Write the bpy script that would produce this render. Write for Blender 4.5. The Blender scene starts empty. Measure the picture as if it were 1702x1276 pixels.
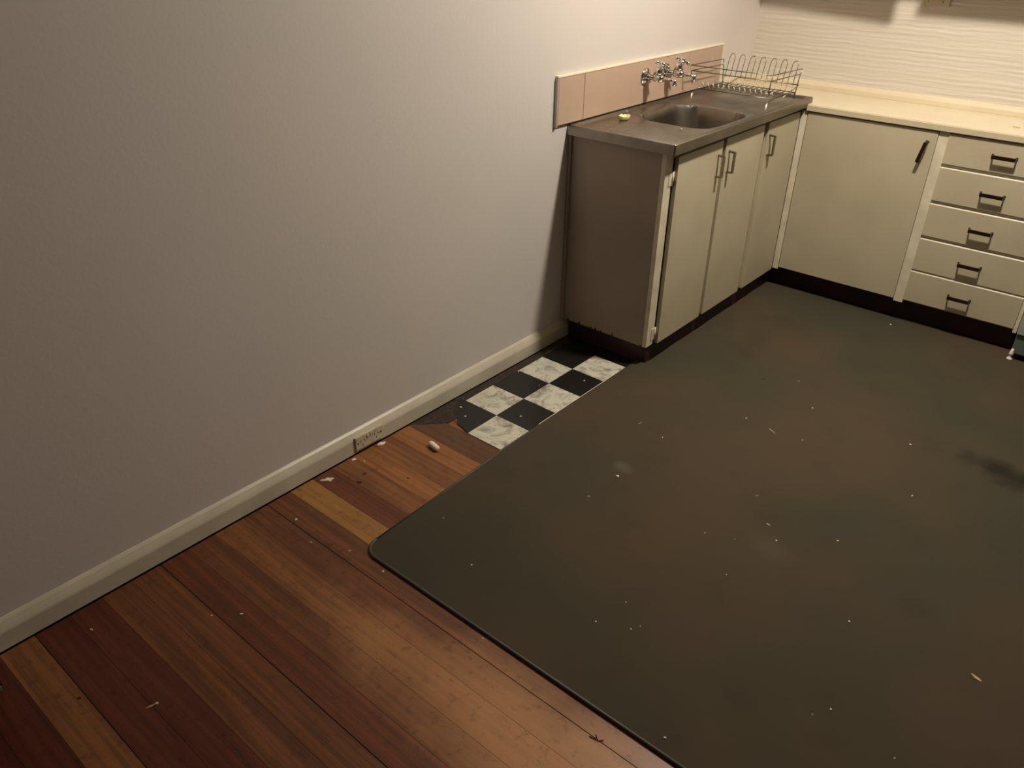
import bpy, bmesh, math, random
from mathutils import Vector
random.seed(7)
S = bpy.context.scene
C = S.collection
PI = math.pi

# ------------------------------------------------------------ camera, world, exposure
cam = bpy.data.cameras.new('camera'); cam_o = bpy.data.objects.new('camera', cam); C.objects.link(cam_o)
cam.sensor_width = 36.0; cam.sensor_fit = 'HORIZONTAL'; cam.lens = 1324.317 * 36 / 1702
cam.clip_start = 0.02
cam_o.location = (1.83056, -2.49542, 1.57046)
cam_o.rotation_euler = (1.04028, -0.01396, 0.70442)
S.camera = cam_o
w = bpy.data.worlds.new('world'); S.world = w; w.use_nodes = True
w.node_tree.nodes['Background'].inputs[0].default_value = (0.9, 0.85, 0.8, 1)
w.node_tree.nodes['Background'].inputs[1].default_value = 0.004
S.view_settings.view_transform = 'Standard'; S.view_settings.look = 'None'
S.view_settings.exposure = 0.0; S.view_settings.gamma = 1.0; S.view_settings.use_curve_mapping = False
LAMP = Vector((1.15, 0.28, 2.30)); LAMP_R = 0.065; LAMP_S = 1050.0
LAMP_COL = (1.0, 0.895, 0.765)

# ------------------------------------------------------------ materials
def srgb(r, g, b):
    f = lambda c: (c/255/12.92) if c/255 <= 0.04045 else ((c/255+0.055)/1.055)**2.4
    return (f(r), f(g), f(b), 1)

def nmat(name, col, rough=0.5, metal=0.0, spec=0.5, col2=None, nscale=5.0, nstretch=(1, 1, 1), lo=0.35, hi=0.65,
         bump=0.0, bscale=60.0, bstretch=(1, 1, 1), detail=4.0, rough2=None):
    m = bpy.data.materials.new(name); m.use_nodes = True
    nt = m.node_tree; N = nt.nodes; L = nt.links
    b = N['Principled BSDF']
    b.inputs['Base Color'].default_value = col; b.inputs['Roughness'].default_value = rough
    b.inputs['Metallic'].default_value = metal; b.inputs['Specular IOR Level'].default_value = spec
    tc = N.new('ShaderNodeTexCoord')
    if col2 is not None:
        mp = N.new('ShaderNodeMapping'); mp.inputs['Scale'].default_value = nstretch
        no = N.new('ShaderNodeTexNoise'); no.inputs['Scale'].default_value = nscale; no.inputs['Detail'].default_value = detail
        cr = N.new('ShaderNodeValToRGB'); cr.color_ramp.elements[0].position = lo; cr.color_ramp.elements[1].position = hi
        cr.color_ramp.elements[0].color = col; cr.color_ramp.elements[1].color = col2
        L.new(tc.outputs['Object'], mp.inputs[0]); L.new(mp.outputs[0], no.inputs['Vector'])
        L.new(no.outputs['Fac'], cr.inputs[0]); L.new(cr.outputs[0], b.inputs['Base Color'])
        if rough2 is not None:
            mr = N.new('ShaderNodeMapRange'); mr.inputs[1].default_value = lo; mr.inputs[2].default_value = hi
            mr.inputs[3].default_value = rough; mr.inputs[4].default_value = rough2
            L.new(no.outputs['Fac'], mr.inputs[0]); L.new(mr.outputs[0], b.inputs['Roughness'])
    if bump:
        mp2 = N.new('ShaderNodeMapping'); mp2.inputs['Scale'].default_value = bstretch
        n2 = N.new('ShaderNodeTexNoise'); n2.inputs['Scale'].default_value = bscale; n2.inputs['Detail'].default_value = 3
        bp = N.new('ShaderNodeBump'); bp.inputs['Strength'].default_value = bump; bp.inputs['Distance'].default_value = 0.002
        L.new(tc.outputs['Object'], mp2.inputs[0]); L.new(mp2.outputs[0], n2.inputs['Vector'])
        L.new(n2.outputs['Fac'], bp.inputs['Height']); L.new(bp.outputs[0], b.inputs['Normal'])
    return m

M = {}
M['wall'] = nmat('painted_wall', srgb(207, 201, 194), 0.6, col2=srgb(211, 203, 197), nscale=1.5, bump=0.15, bscale=90)
M['ceiling'] = nmat('painted_ceiling', srgb(150, 144, 134), 0.8)
M['wall_far'] = nmat('painted_far_wall', srgb(112, 104, 94), 0.7)
M['skirting'] = nmat('gloss_cream_paint', srgb(208, 200, 180), 0.35, col2=srgb(198, 189, 168), nscale=9, bump=0.2, bscale=25)
M['subfloor'] = nmat('dark_subfloor', srgb(30, 24, 20), 0.9)
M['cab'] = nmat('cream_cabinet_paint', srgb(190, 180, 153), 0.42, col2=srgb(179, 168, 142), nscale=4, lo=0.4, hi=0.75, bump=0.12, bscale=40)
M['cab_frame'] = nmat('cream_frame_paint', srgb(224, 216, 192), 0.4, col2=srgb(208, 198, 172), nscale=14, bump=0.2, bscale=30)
M['cab_side_shaded'] = nmat('cabinet_side_shaded', srgb(162, 147, 131), 0.45, col2=srgb(150, 136, 119), nscale=3, bump=0.12, bscale=40)  # greyish cream, darkened to carry the shade on the end panel
M['inside'] = nmat('cabinet_inside', srgb(90, 75, 58), 0.8)
M['kick'] = nmat('maroon_kickboard', srgb(58, 22, 20), 0.5, col2=srgb(38, 16, 15), nscale=12)
M['laminate'] = nmat('cream_laminate', srgb(222, 210, 180), 0.3, col2=srgb(214, 200, 172), nscale=3)
M['laminate_edge'] = nmat('cream_laminate_edge', srgb(196, 184, 154), 0.35)
M['steel'] = nmat('brushed_steel', srgb(158, 151, 141), 0.28, metal=1.0, col2=srgb(136, 130, 120), nscale=6, bump=0.08, bscale=200, bstretch=(1, 0.1, 1), rough2=0.42)
M['chrome'] = nmat('chrome', srgb(215, 212, 205), 0.12, metal=1.0)
M['wire'] = nmat('rack_wire', srgb(128, 122, 110), 0.30, metal=1.0)
M['wire_glint'] = nmat('painted_wire_glint', srgb(235, 230, 218), 0.35, metal=0.3)  # pale colour standing in for lamp glints on the rack wires
M['handle'] = nmat('nickel_handle', srgb(150, 140, 125), 0.3, metal=1.0)
M['handle_dark'] = nmat('tarnished_handle', srgb(95, 75, 58), 0.35, metal=1.0)
M['pink'] = nmat('pink_splash_tile', srgb(188, 162, 144), 0.16, col2=srgb(182, 156, 136), nscale=2)
M['pink_cap'] = nmat('cream_tile_cap', srgb(235, 222, 196), 0.25)
M['alu'] = nmat('dull_aluminium', srgb(176, 166, 156), 0.4, metal=0.3)
M['grout'] = nmat('brown_grout', srgb(96, 74, 56), 0.8)
M['white_plastic'] = nmat('aged_white_plastic', srgb(205, 196, 172), 0.35, col2=srgb(180, 168, 140), nscale=50, lo=0.5, hi=0.7)
M['dark'] = nmat('dark_slot', srgb(20, 15, 12), 0.8)
M['chalk'] = nmat('white_chalk', srgb(240, 228, 215), 0.8)
M['flake'] = nmat('pale_flake', srgb(215, 205, 180), 0.8)
M['husk'] = nmat('straw_flake', srgb(190, 165, 125), 0.7)
M['brown_bit'] = nmat('brown_bit', srgb(70, 32, 20), 0.7)
M['soap'] = nmat('pale_yellow_scrap', srgb(226, 220, 170), 0.5, col2=srgb(205, 198, 140), nscale=60, bump=0.4, bscale=120)
M['stove'] = nmat('pale_green_enamel', srgb(158, 168, 150), 0.3)
M['stove_low'] = nmat('dull_green_enamel', srgb(92, 104, 94), 0.4)
M['dark_wood'] = nmat('dark_brown_wood', srgb(58, 30, 22), 0.45, col2=srgb(44, 22, 16), nscale=8, nstretch=(6, 6, 1))
M['galv'] = nmat('grey_metal_strip', srgb(150, 142, 138), 0.45, metal=0.7)

# back wall: fine, slightly wavy horizontal ribs
def ribbed_wall():
    m = bpy.data.materials.new('ribbed_wall_lining'); m.use_nodes = True
    nt = m.node_tree; N = nt.nodes; L = nt.links; b = N['Principled BSDF']
    b.inputs['Base Color'].default_value = srgb(208, 200, 186); b.inputs['Roughness'].default_value = 0.5
    tc = N.new('ShaderNodeTexCoord')
    mp = N.new('ShaderNodeMapping'); mp.inputs['Scale'].default_value = (1.6, 1, 62)
    no = N.new('ShaderNodeTexNoise'); no.inputs['Scale'].default_value = 1.0; no.inputs['Detail'].default_value = 3; no.inputs['Roughness'].default_value = 0.55
    wv = N.new('ShaderNodeTexWave'); wv.wave_type = 'BANDS'; wv.bands_direction = 'Z'
    wv.inputs['Scale'].default_value = 16.0; wv.inputs['Distortion'].default_value = 4.0; wv.inputs['Detail Scale'].default_value = 0.5
    ad = N.new('ShaderNodeMath'); ad.operation = 'MULTIPLY_ADD'; ad.inputs[1].default_value = 0.16
    bp = N.new('ShaderNodeBump'); bp.inputs['Strength'].default_value = 0.9; bp.inputs['Distance'].default_value = 0.005
    L.new(tc.outputs['Object'], mp.inputs[0]); L.new(mp.outputs[0], no.inputs['Vector'])
    L.new(tc.outputs['Object'], wv.inputs['Vector'])
    L.new(wv.outputs['Fac'], ad.inputs[0]); L.new(no.outputs['Fac'], ad.inputs[2])
    L.new(ad.outputs[0], bp.inputs['Height']); L.new(bp.outputs[0], b.inputs['Normal'])
    return m
M['ribbed'] = ribbed_wall()

def wood(name, c1, c2, rough=0.34):
    m = bpy.data.materials.new(name); m.use_nodes = True
    nt = m.node_tree; N = nt.nodes; L = nt.links; b = N['Principled BSDF']
    b.inputs['Specular IOR Level'].default_value = 0.4
    tc = N.new('ShaderNodeTexCoord')
    gm = N.new('ShaderNodeNewGeometry')
    mp = N.new('ShaderNodeMapping'); mp.inputs['Scale'].default_value = (0.9, 26, 1)
    no = N.new('ShaderNodeTexNoise'); no.inputs['Scale'].default_value = 2.2; no.inputs['Detail'].default_value = 6; no.inputs['Roughness'].default_value = 0.6; no.inputs['Distortion'].default_value = 0.6
    cr = N.new('ShaderNodeValToRGB'); cr.color_ramp.elements[0].position = 0.38; cr.color_ramp.elements[1].position = 0.64
    cr.color_ramp.elements[0].color = c1; cr.color_ramp.elements[1].color = c2
    L.new(gm.outputs['Position'], mp.inputs[0]); L.new(mp.outputs[0], no.inputs['Vector']); L.new(no.outputs['Fac'], cr.inputs[0])
    # worn pale finish and dark grime, both in patches
    n2 = N.new('ShaderNodeTexNoise'); n2.inputs['Scale'].default_value = 3.2; n2.inputs['Detail'].default_value = 5
    L.new(gm.outputs['Position'], n2.inputs['Vector'])
    r2 = N.new('ShaderNodeMapRange'); r2.inputs[1].default_value = 0.52; r2.inputs[2].default_value = 0.72; r2.inputs[4].default_value = 0.4
    L.new(n2.outputs['Fac'], r2.inputs[0])
    mx = N.new('ShaderNodeMixRGB'); mx.blend_type = 'MULTIPLY'; mx.inputs[2].default_value = (0.55, 0.5, 0.48, 1)
    L.new(r2.outputs[0], mx.inputs[0]); L.new(cr.outputs[0], mx.inputs[1])
    # worn area by the mat's corner
    vs = N.new('ShaderNodeVectorMath'); vs.operation = 'SUBTRACT'; vs.inputs[1].default_value = (1.30, -1.60, 0)
    vm = N.new('ShaderNodeVectorMath'); vm.operation = 'MULTIPLY'; vm.inputs[1].default_value = (1.15, 4.2, 0)
    vl = N.new('ShaderNodeVectorMath'); vl.operation = 'LENGTH'
    L.new(gm.outputs['Position'], vs.inputs[0]); L.new(vs.outputs[0], vm.inputs[0]); L.new(vm.outputs[0], vl.inputs[0])
    na = N.new('ShaderNodeMath'); na.operation = 'MULTIPLY_ADD'; na.inputs[1].default_value = 1.2; na.inputs[2].default_value = -0.6
    L.new(n2.outputs['Fac'], na.inputs[0])
    sb = N.new('ShaderNodeMath'); sb.operation = 'SUBTRACT'; L.new(vl.outputs['Value'], sb.inputs[0]); L.new(na.outputs[0], sb.inputs[1])
    r3 = N.new('ShaderNodeMapRange'); r3.inputs[1].default_value = 0.95; r3.inputs[2].default_value = 0.3; r3.inputs[3].default_value = 0; r3.inputs[4].default_value = 0.65
    L.new(sb.outputs[0], r3.inputs[0])
    mx2 = N.new('ShaderNodeMixRGB'); mx2.inputs[2].default_value = srgb(196, 142, 92)
    L.new(r3.outputs[0], mx2.inputs[0]); L.new(mx.outputs[0], mx2.inputs[1])
    # grime specks
    n3 = N.new('ShaderNodeTexNoise'); n3.inputs['Scale'].default_value = 34; n3.inputs['Detail'].default_value = 8; n3.inputs['Roughness'].default_value = 0.65
    L.new(gm.outputs['Position'], n3.inputs['Vector'])
    r4 = N.new('ShaderNodeMapRange'); r4.inputs[1].default_value = 0.54; r4.inputs[2].default_value = 0.68; r4.inputs[4].default_value = 0.62
    L.new(n3.outputs['Fac'], r4.inputs[0])
    mx3 = N.new('ShaderNodeMixRGB'); mx3.blend_type = 'MULTIPLY'; mx3.inputs[2].default_value = (0.45, 0.4, 0.38, 1)
    L.new(r4.outputs[0], mx3.inputs[0]); L.new(mx2.outputs[0], mx3.inputs[1])
    L.new(mx3.outputs[0], b.inputs['Base Color'])
    rr = N.new('ShaderNodeMapRange'); rr.inputs[3].default_value = rough - 0.06; rr.inputs[4].default_value = rough + 0.2
    L.new(n2.outputs['Fac'], rr.inputs[0]); L.new(rr.outputs[0], b.inputs['Roughness'])
    bp = N.new('ShaderNodeBump'); bp.inputs['Strength'].default_value = 0.12; bp.inputs['Distance'].default_value = 0.001
    L.new(no.outputs['Fac'], bp.inputs['Height']); L.new(bp.outputs[0], b.inputs['Normal'])
    return m
W = {
 'brown': wood('brown_board', srgb(84, 54, 34), srgb(108, 72, 44)),
 'orange': wood('orange_board', srgb(128, 82, 44), srgb(158, 104, 58)),
 'mid': wood('mid_board', srgb(108, 68, 38), srgb(142, 92, 54)),
 'red': wood('red_brown_board', srgb(88, 46, 27), srgb(114, 62, 37)),
 'yellow': wood('yellow_board', srgb(140, 98, 48), srgb(164, 118, 64)),
 'warm': wood('warm_brown_board', srgb(90, 53, 29), srgb(122, 74, 43)),
 'deep': wood('deep_red_board', srgb(74, 34, 22), srgb(98, 48, 31)),
}

def mat_cover():
    m = bpy.data.materials.new('grey_green_floor_covering'); m.use_nodes = True
    nt = m.node_tree; N = nt.nodes; L = nt.links; b = N['Principled BSDF']
    b.inputs['Roughness'].default_value = 0.85; b.inputs['Specular IOR Level'].default_value = 0.12
    gm = N.new('ShaderNodeNewGeometry')
    n1 = N.new('ShaderNodeTexNoise'); n1.inputs['Scale'].default_value = 1.3; n1.inputs['Detail'].default_value = 2
    cr = N.new('ShaderNodeValToRGB'); e = cr.color_ramp.elements
    e[0].position = 0.35; e[0].color = srgb(63, 62, 49); e[1].position = 0.62; e[1].color = srgb(77, 65, 51)
    L.new(gm.outputs['Position'], n1.inputs['Vector']); L.new(n1.outputs['Fac'], cr.inputs[0])
    n2 = N.new('ShaderNodeTexNoise'); n2.inputs['Scale'].default_value = 7; n2.inputs['Detail'].default_value = 6
    L.new(gm.outputs['Position'], n2.inputs['Vector'])
    r2 = N.new('ShaderNodeMapRange'); r2.inputs[1].default_value = 0.56; r2.inputs[2].default_value = 0.75; r2.inputs[4].default_value = 0.3
    L.new(n2.outputs['Fac'], r2.inputs[0])
    mx = N.new('ShaderNodeMixRGB'); mx.blend_type = 'MULTIPLY'; mx.inputs[2].default_value = (0.6, 0.6, 0.58, 1)
    L.new(r2.outputs[0], mx.inputs[0]); L.new(cr.outputs[0], mx.inputs[1])
    cur = mx.outputs[0]
    # three stains of their own shape: a dark one by the stove, a pale scuff near the tiles, a brown spill
    for (x, y, sx, sy, col, amt) in ((1.69, 0.19, 9, 14, (0.012, 0.01, 0.007, 1), 0.75), (0.74, -0.62, 26, 40, srgb(98, 96, 82), 0.5),
                                     (0.66, 0.55, 11, 3.2, srgb(50, 44, 34), 0.22), (1.28, -0.66, 14, 18, srgb(92, 84, 72), 0.3)):
        vs = N.new('ShaderNodeVectorMath'); vs.operation = 'SUBTRACT'; vs.inputs[1].default_value = (x, y, 0)
        vm = N.new('ShaderNodeVectorMath'); vm.operation = 'MULTIPLY'; vm.inputs[1].default_value = (sx, sy, 0)
        vl = N.new('ShaderNodeVectorMath'); vl.operation = 'LENGTH'
        L.new(gm.outputs['Position'], vs.inputs[0]); L.new(vs.outputs[0], vm.inputs[0]); L.new(vm.outputs[0], vl.inputs[0])
        na = N.new('ShaderNodeMath'); na.operation = 'MULTIPLY_ADD'; na.inputs[1].default_value = 3.0; na.inputs[2].default_value = -1.5
        L.new(n2.outputs['Fac'], na.inputs[0])
        sb = N.new('ShaderNodeMath'); sb.operation = 'SUBTRACT'; L.new(vl.outputs['Value'], sb.inputs[0]); L.new(na.outputs[0], sb.inputs[1])
        rg = N.new('ShaderNodeMapRange'); rg.inputs[1].default_value = 1.1; rg.inputs[2].default_value = 0.2; rg.inputs[3].default_value = 0; rg.inputs[4].default_value = amt
        L.new(sb.outputs[0], rg.inputs[0])
        m2 = N.new('ShaderNodeMixRGB'); m2.inputs[2].default_value = col
        L.new(rg.outputs[0], m2.inputs[0]); L.new(cur, m2.inputs[1]); cur = m2.outputs[0]
    L.new(cur, b.inputs['Base Color'])
    n3 = N.new('ShaderNodeTexNoise'); n3.inputs['Scale'].default_value = 5; n3.inputs['Detail'].default_value = 2
    bp = N.new('ShaderNodeBump'); bp.inputs['Strength'].default_value = 0.25; bp.inputs['Distance'].default_value = 0.01
    L.new(gm.outputs['Position'], n3.inputs['Vector']); L.new(n3.outputs['Fac'], bp.inputs['Height']); L.new(bp.outputs[0], b.inputs['Normal'])
    return m
M['mat'] = mat_cover()
M['mat_edge'] = nmat('dark_mat_binding', srgb(62, 60, 52), 0.5)

def dirty(name, base, dirt, lo, hi, amt, rough, sc=16):
    m = bpy.data.materials.new(name); m.use_nodes = True
    nt = m.node_tree; N = nt.nodes; L = nt.links; b = N['Principled BSDF']; b.inputs['Roughness'].default_value = rough
    gm = N.new('ShaderNodeNewGeometry')
    n1 = N.new('ShaderNodeTexNoise'); n1.inputs['Scale'].default_value = sc; n1.inputs['Detail'].default_value = 8; n1.inputs['Roughness'].default_value = 0.7; n1.inputs['Distortion'].default_value = 1.2
    r1 = N.new('ShaderNodeMapRange'); r1.inputs[1].default_value = lo; r1.inputs[2].default_value = hi; r1.inputs[4].default_value = amt
    L.new(gm.outputs['Position'], n1.inputs['Vector']); L.new(n1.outputs['Fac'], r1.inputs[0])
    mx = N.new('ShaderNodeMixRGB'); mx.inputs[1].default_value = base; mx.inputs[2].default_value = dirt
    L.new(r1.outputs[0], mx.inputs[0]); L.new(mx.outputs[0], b.inputs['Base Color'])
    return m
M['tile_white'] = dirty('grimy_white_vinyl', srgb(204, 202, 184), srgb(84, 76, 56), 0.47, 0.70, 0.95, 0.45)
M['tile_black_and_shaded'] = dirty('grimy_black_and_shaded_vinyl', srgb(20, 19, 17), srgb(52, 42, 34), 0.5, 0.7, 0.5, 0.4, 25)
M['residue'] = dirty('dark_glue_residue', srgb(40, 28, 22), srgb(92, 74, 56), 0.5, 0.68, 0.8, 0.6, 45)

# ------------------------------------------------------------ mesh helpers
def add_box(bm, x0, x1, y0, y1, z0, z1, bev=0.0):
    n = bmesh.new()
    bmesh.ops.create_cube(n, size=1.0)
    for v in n.verts:
        v.co = Vector(((x0+x1)/2 + v.co.x*(x1-x0), (y0+y1)/2 + v.co.y*(y1-y0), (z0+z1)/2 + v.co.z*(z1-z0)))
    if bev:
        bmesh.ops.bevel(n, geom=n.edges[:], offset=bev, segments=2, profile=0.6, affect='EDGES')
    merge(bm, n)

def merge(bm, n):
    me = bpy.data.meshes.new('tmp'); n.to_mesh(me); n.free(); bm.from_mesh(me); bpy.data.meshes.remove(me)

def add_prism(bm, pts, axis, a, b):
    """extrude a polygon given in the two other axes along axis from a to b"""
    def P(p, t):
        q = [0, 0, 0]; r = [i for i in range(3) if i != axis]; q[r[0]] = p[0]; q[r[1]] = p[1]; q[axis] = t; return q
    va = [bm.verts.new(P(p, a)) for p in pts]; vb = [bm.verts.new(P(p, b)) for p in pts]
    n = len(pts)
    bm.faces.new(va); bm.faces.new(vb[::-1])
    for i in range(n): bm.faces.new((va[i], vb[i], vb[(i+1) % n], va[(i+1) % n]))
    bmesh.ops.recalc_face_normals(bm, faces=bm.faces[:])

def add_tube(bm, pts, r, seg=8, cap=True, radii=None):
    pts = [Vector(p) for p in pts]; rings = []; up = None
    for i, p in enumerate(pts):
        if i == 0: d = pts[1]-pts[0]
        elif i == len(pts)-1: d = pts[-1]-pts[-2]
        else: d = (pts[i]-pts[i-1]).normalized() + (pts[i+1]-pts[i]).normalized()
        d.normalize()
        if up is None:
            up = Vector((0, 0, 1)) if abs(d.z) < 0.9 else Vector((1, 0, 0))
        s = d.cross(up)
        if s.length < 1e-5: s = d.cross(Vector((0, 1, 0)))
        s.normalize(); u = s.cross(d).normalized(); up = u
        rr = radii[i] if radii else r
        rings.append([bm.verts.new(p + s*rr*math.cos(2*PI*k/seg) + u*rr*math.sin(2*PI*k/seg)) for k in range(seg)])
    for a, b in zip(rings, rings[1:]):
        for k in range(seg): bm.faces.new((a[k], a[(k+1) % seg], b[(k+1) % seg], b[k])).smooth = True
    if cap: bm.faces.new(rings[0][::-1]); bm.faces.new(rings[-1])

def add_lathe(bm, prof, origin, axis, seg=20):
    """profile of (distance along axis, radius)"""
    o = Vector(origin); a = Vector(axis).normalized()
    add_tube(bm, [o + a*t for t, _ in prof], 0, seg, True, [max(r, 1e-4) for _, r in prof])

def obj(name, bm, m, parent=None, smooth=False):
    bmesh.ops.recalc_face_normals(bm, faces=bm.faces[:])
    me = bpy.data.meshes.new(name); bm.to_mesh(me); bm.free()
    if smooth:
        for p in me.polygons: p.use_smooth = True
    me.materials.append(m)
    o = bpy.data.objects.new(name, me); C.objects.link(o)
    if parent: put(o, parent)
    return o
def put(o, parent):
    o.parent = parent
    w_ = Vector((0, 0, 0)); p = parent
    while p: w_ += p.location; p = p.parent
    if o.type == 'MESH':
        o.location = -w_
        o['_w'] = 1
def tag(o, label, cat, group=None, kind=None):
    o['label'] = label; o['category'] = cat
    if group: o['group'] = group
    if kind: o['kind'] = kind
    return o
def thing(name, label, cat, loc, group=None):
    o = bpy.data.objects.new(name, None); C.objects.link(o); o.location = loc; o.empty_display_size = 0.05
    return tag(o, label, cat, group)
def obj_in(name, bm, m, parent, smooth=False):
    """part built in world coordinates under a thing whose origin may be elsewhere"""
    w_ = Vector((0, 0, 0)); p = parent
    while p: w_ += p.location; p = p.parent
    for v in bm.verts: v.co -= w_
    bmesh.ops.recalc_face_normals(bm, faces=bm.faces[:])
    me = bpy.data.meshes.new(name); bm.to_mesh(me); bm.free(); me.materials.append(m)
    if smooth:
        for q in me.polygons: q.use_smooth = True
    o = bpy.data.objects.new(name, me); C.objects.link(o); o.parent = parent
    return o
def box_part(name, parent, m, *b, bev=0.0015):
    bm = bmesh.new(); add_box(bm, *b, bev=bev); return obj_in(name, bm, m, parent)
def struct(name, bm, m):
    o = obj(name, bm, m); o['kind'] = 'structure'; return o

# ------------------------------------------------------------ room shell
WY = 1.52          # back wall
XR, YF, ZC = 3.4, -3.9, 2.45
bm = bmesh.new(); add_box(bm, -0.1, 0, YF-0.1, WY+0.1, -0.1, ZC+0.05); struct('wall_left', bm, M['wall'])
bm = bmesh.new(); add_box(bm, 0, XR+0.1, WY, WY+0.1, -0.1, ZC+0.05); struct('wall_back', bm, M['ribbed'])
bm = bmesh.new(); add_box(bm, XR, XR+0.1, YF, WY, -0.1, ZC+0.05); struct('wall_right', bm, M['wall_far'])
bm = bmesh.new(); add_box(bm, 0, XR+0.1, YF-0.1, YF, -0.1, ZC+0.05); struct('wall_front', bm, M['wall_far'])
bm = bmesh.new(); add_box(bm, -0.1, XR+0.1, YF-0.1, WY+0.1, ZC, ZC+0.1); struct('ceiling', bm, M['ceiling'])
bm = bmesh.new(); add_box(bm, 0, XR, YF, WY, -0.1, -0.014); floor = struct('floor', bm, M['subfloor'])

# floorboards, running away from the left wall
P0 = 0.0845
edges = [-0.910, -0.995, -1.080, -1.165, -1.248, -1.330, -1.415, -1.502, -1.587, -1.680, -1.765, -1.851, -1.935, -2.016, -2.100, -2.186, -2.270]
kinds = ['orange', 'mid', 'orange', 'mid', 'red', 'yellow', 'warm', 'warm', 'mid', 'warm', 'red', 'warm', 'warm', 'deep', 'deep', 'mid']
bounds = [(-0.910, -0.8085, 'brown')] + [(edges[i+1], edges[i], kinds[i]) for i in range(len(kinds))]
y = -2.270; k = 0; after = ['deep', 'deep', 'red', 'mid', 'red', 'mid', 'deep', 'mid', 'red', 'mid']
while y > YF+P0:
    bounds.append((y-P0, y, after[k % 10])); y -= P0; k += 1
y = -0.8085; k = 0
while y < 1.45:
    bounds.append((y, y+P0, ['mid', 'red', 'orange'][k % 3])); y += P0; k += 1
def gap(v): return 0.0008 if min(abs(v+1.502), abs(v+1.851), abs(v+2.186)) < 0.002 else 0.00012
def plank(y0, y1, m, x0=0.0275, x1=3.38):
    bm = bmesh.new(); g = gap(y0); h = gap(y1)
    # flat board with a small arris on its long edges
    pr = [(y0+g, -0.0135), (y0+g, -0.0005), (y0+g+0.0005, 0), (y1-h-0.0005, 0), (y1-h, -0.0005), (y1-h, -0.0135)]
    add_prism(bm, pr, 0, x0, x1)
    for f in bm.faces: f.smooth = False
    o = obj('plank', bm, m, floor)
for (a, b, kd) in bounds:
    if a > -0.82:
        # under the tiles and the mat: lowered so that the vinyl beds on it
        bm = bmesh.new(); add_box(bm, 0.0275, 3.38, a+0.0004, b-0.0007, -0.0135, -0.0030); obj('plank', bm, W[kd], floor)
    else:
        plank(a, b, W[kd])

# chequered vinyl tiles left along the wall
s = 0.1544; TX = 0.2183; TY = -0.8059
def tile(poly, m, top=0.0008):
    bm = bmesh.new(); add_prism(bm, poly, 2, -0.0028, top); return obj('tile', bm, m, floor)
g = 0.0006
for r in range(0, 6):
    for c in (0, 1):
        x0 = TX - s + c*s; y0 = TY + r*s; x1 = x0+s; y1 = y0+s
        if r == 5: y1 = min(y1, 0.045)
        white = (r + c) % 2 == 1 and r < 5  # last row's white tile drawn black, the cabinet's shade put into its colour
        if r == 0 and c == 0:
            poly = [(x1-g, y0+g), (x1-g, y1-g), (x0+g-0.03, y1-g), (x0-0.012, y1-0.03), (x0+0.004, y1-0.062), (x0+0.03, y0+0.055), (x0+0.062, y0+0.048), (x0+0.085, y0+0.02), (x0+0.12, y0+0.012)]
        else:
            poly = [(x0+g, y0+g), (x1-g, y0+g), (x1-g, y1-g), (x0+g, y1-g)]
        tile(poly, M['tile_white'] if white else M['tile_black_and_shaded'], 0.0008 + 0.0003*((r*7+c*3) % 3))
# ragged strip of glue and grime between the tiles and the skirting
random.seed(3)
out = []; yy = 0.045
while yy > -0.90:
    if yy > -0.66: jag = 0.0632
    elif yy > -0.806: jag = 0.12
    else: jag = 0.13 - (-0.806-yy)*1.1 + random.uniform(-0.012, 0.012)
    out.append((max(jag, 0.030), yy)); yy -= 0.016
pts = [(0.027, 0.045), (0.027, -0.90)] + [(x, y_) for x, y_ in reversed(out)]
bm = bmesh.new(); add_prism(bm, pts, 2, -0.0028, 0.0006); o = obj('glue_residue', bm, M['residue'], floor)
# thin pale strip at the mat's edge beside the tiles
bm = bmesh.new(); add_box(bm, 0.3731, 0.3758, -0.60, -0.10, -0.0028, 0.0052); obj('edge_strip', bm, M['pink_cap'], floor)

# skirting boards
def skirt(name, axis, a, b, flip=None):
    bm = bmesh.new()
    pr = [(0.0, 0.002), (0.022, 0.002), (0.022, 0.051), (0.0205, 0.0565), (0.0165, 0.064), (0.009, 0.0755), (0.003, 0.081), (0.0, 0.082)]
    if axis == 1: add_prism(bm, pr, 1, a, b)
    elif axis == 'r': add_prism(bm, [(XR-p, q) for p, q in pr], 1, a, b)
    elif axis == 'f': add_prism(bm, [(YF+p, q) for p, q in pr], 0, a, b)
    return struct(name, bm, M['skirting'])
skirt('baseboard_left', 1, YF, 0.045)
skirt('baseboard_right', 'r', YF+0.022, 1.05)
skirt('baseboard_front', 'f', 0.022, XR-0.022)

# upstand moulding round the back of the benchtop
bm = bmesh.new()
pr = [(WY, 0.8765), (WY-0.022, 0.8765), (WY-0.022, 0.896), (WY-0.018, 0.906), (WY-0.012, 0.912), (WY, 0.914)]
add_prism(bm, pr, 0, 0.0, 2.3); struct('trim_1', bm, M['laminate'])
bm = bmesh.new()
pr = [(0.0, 0.8765), (0.014, 0.8765), (0.014, 0.908), (0.010, 0.914), (0.0, 0.916)]
add_prism(bm, pr, 1, 1.190, WY-0.022); struct('trim_2', bm, M['laminate'])

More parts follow.
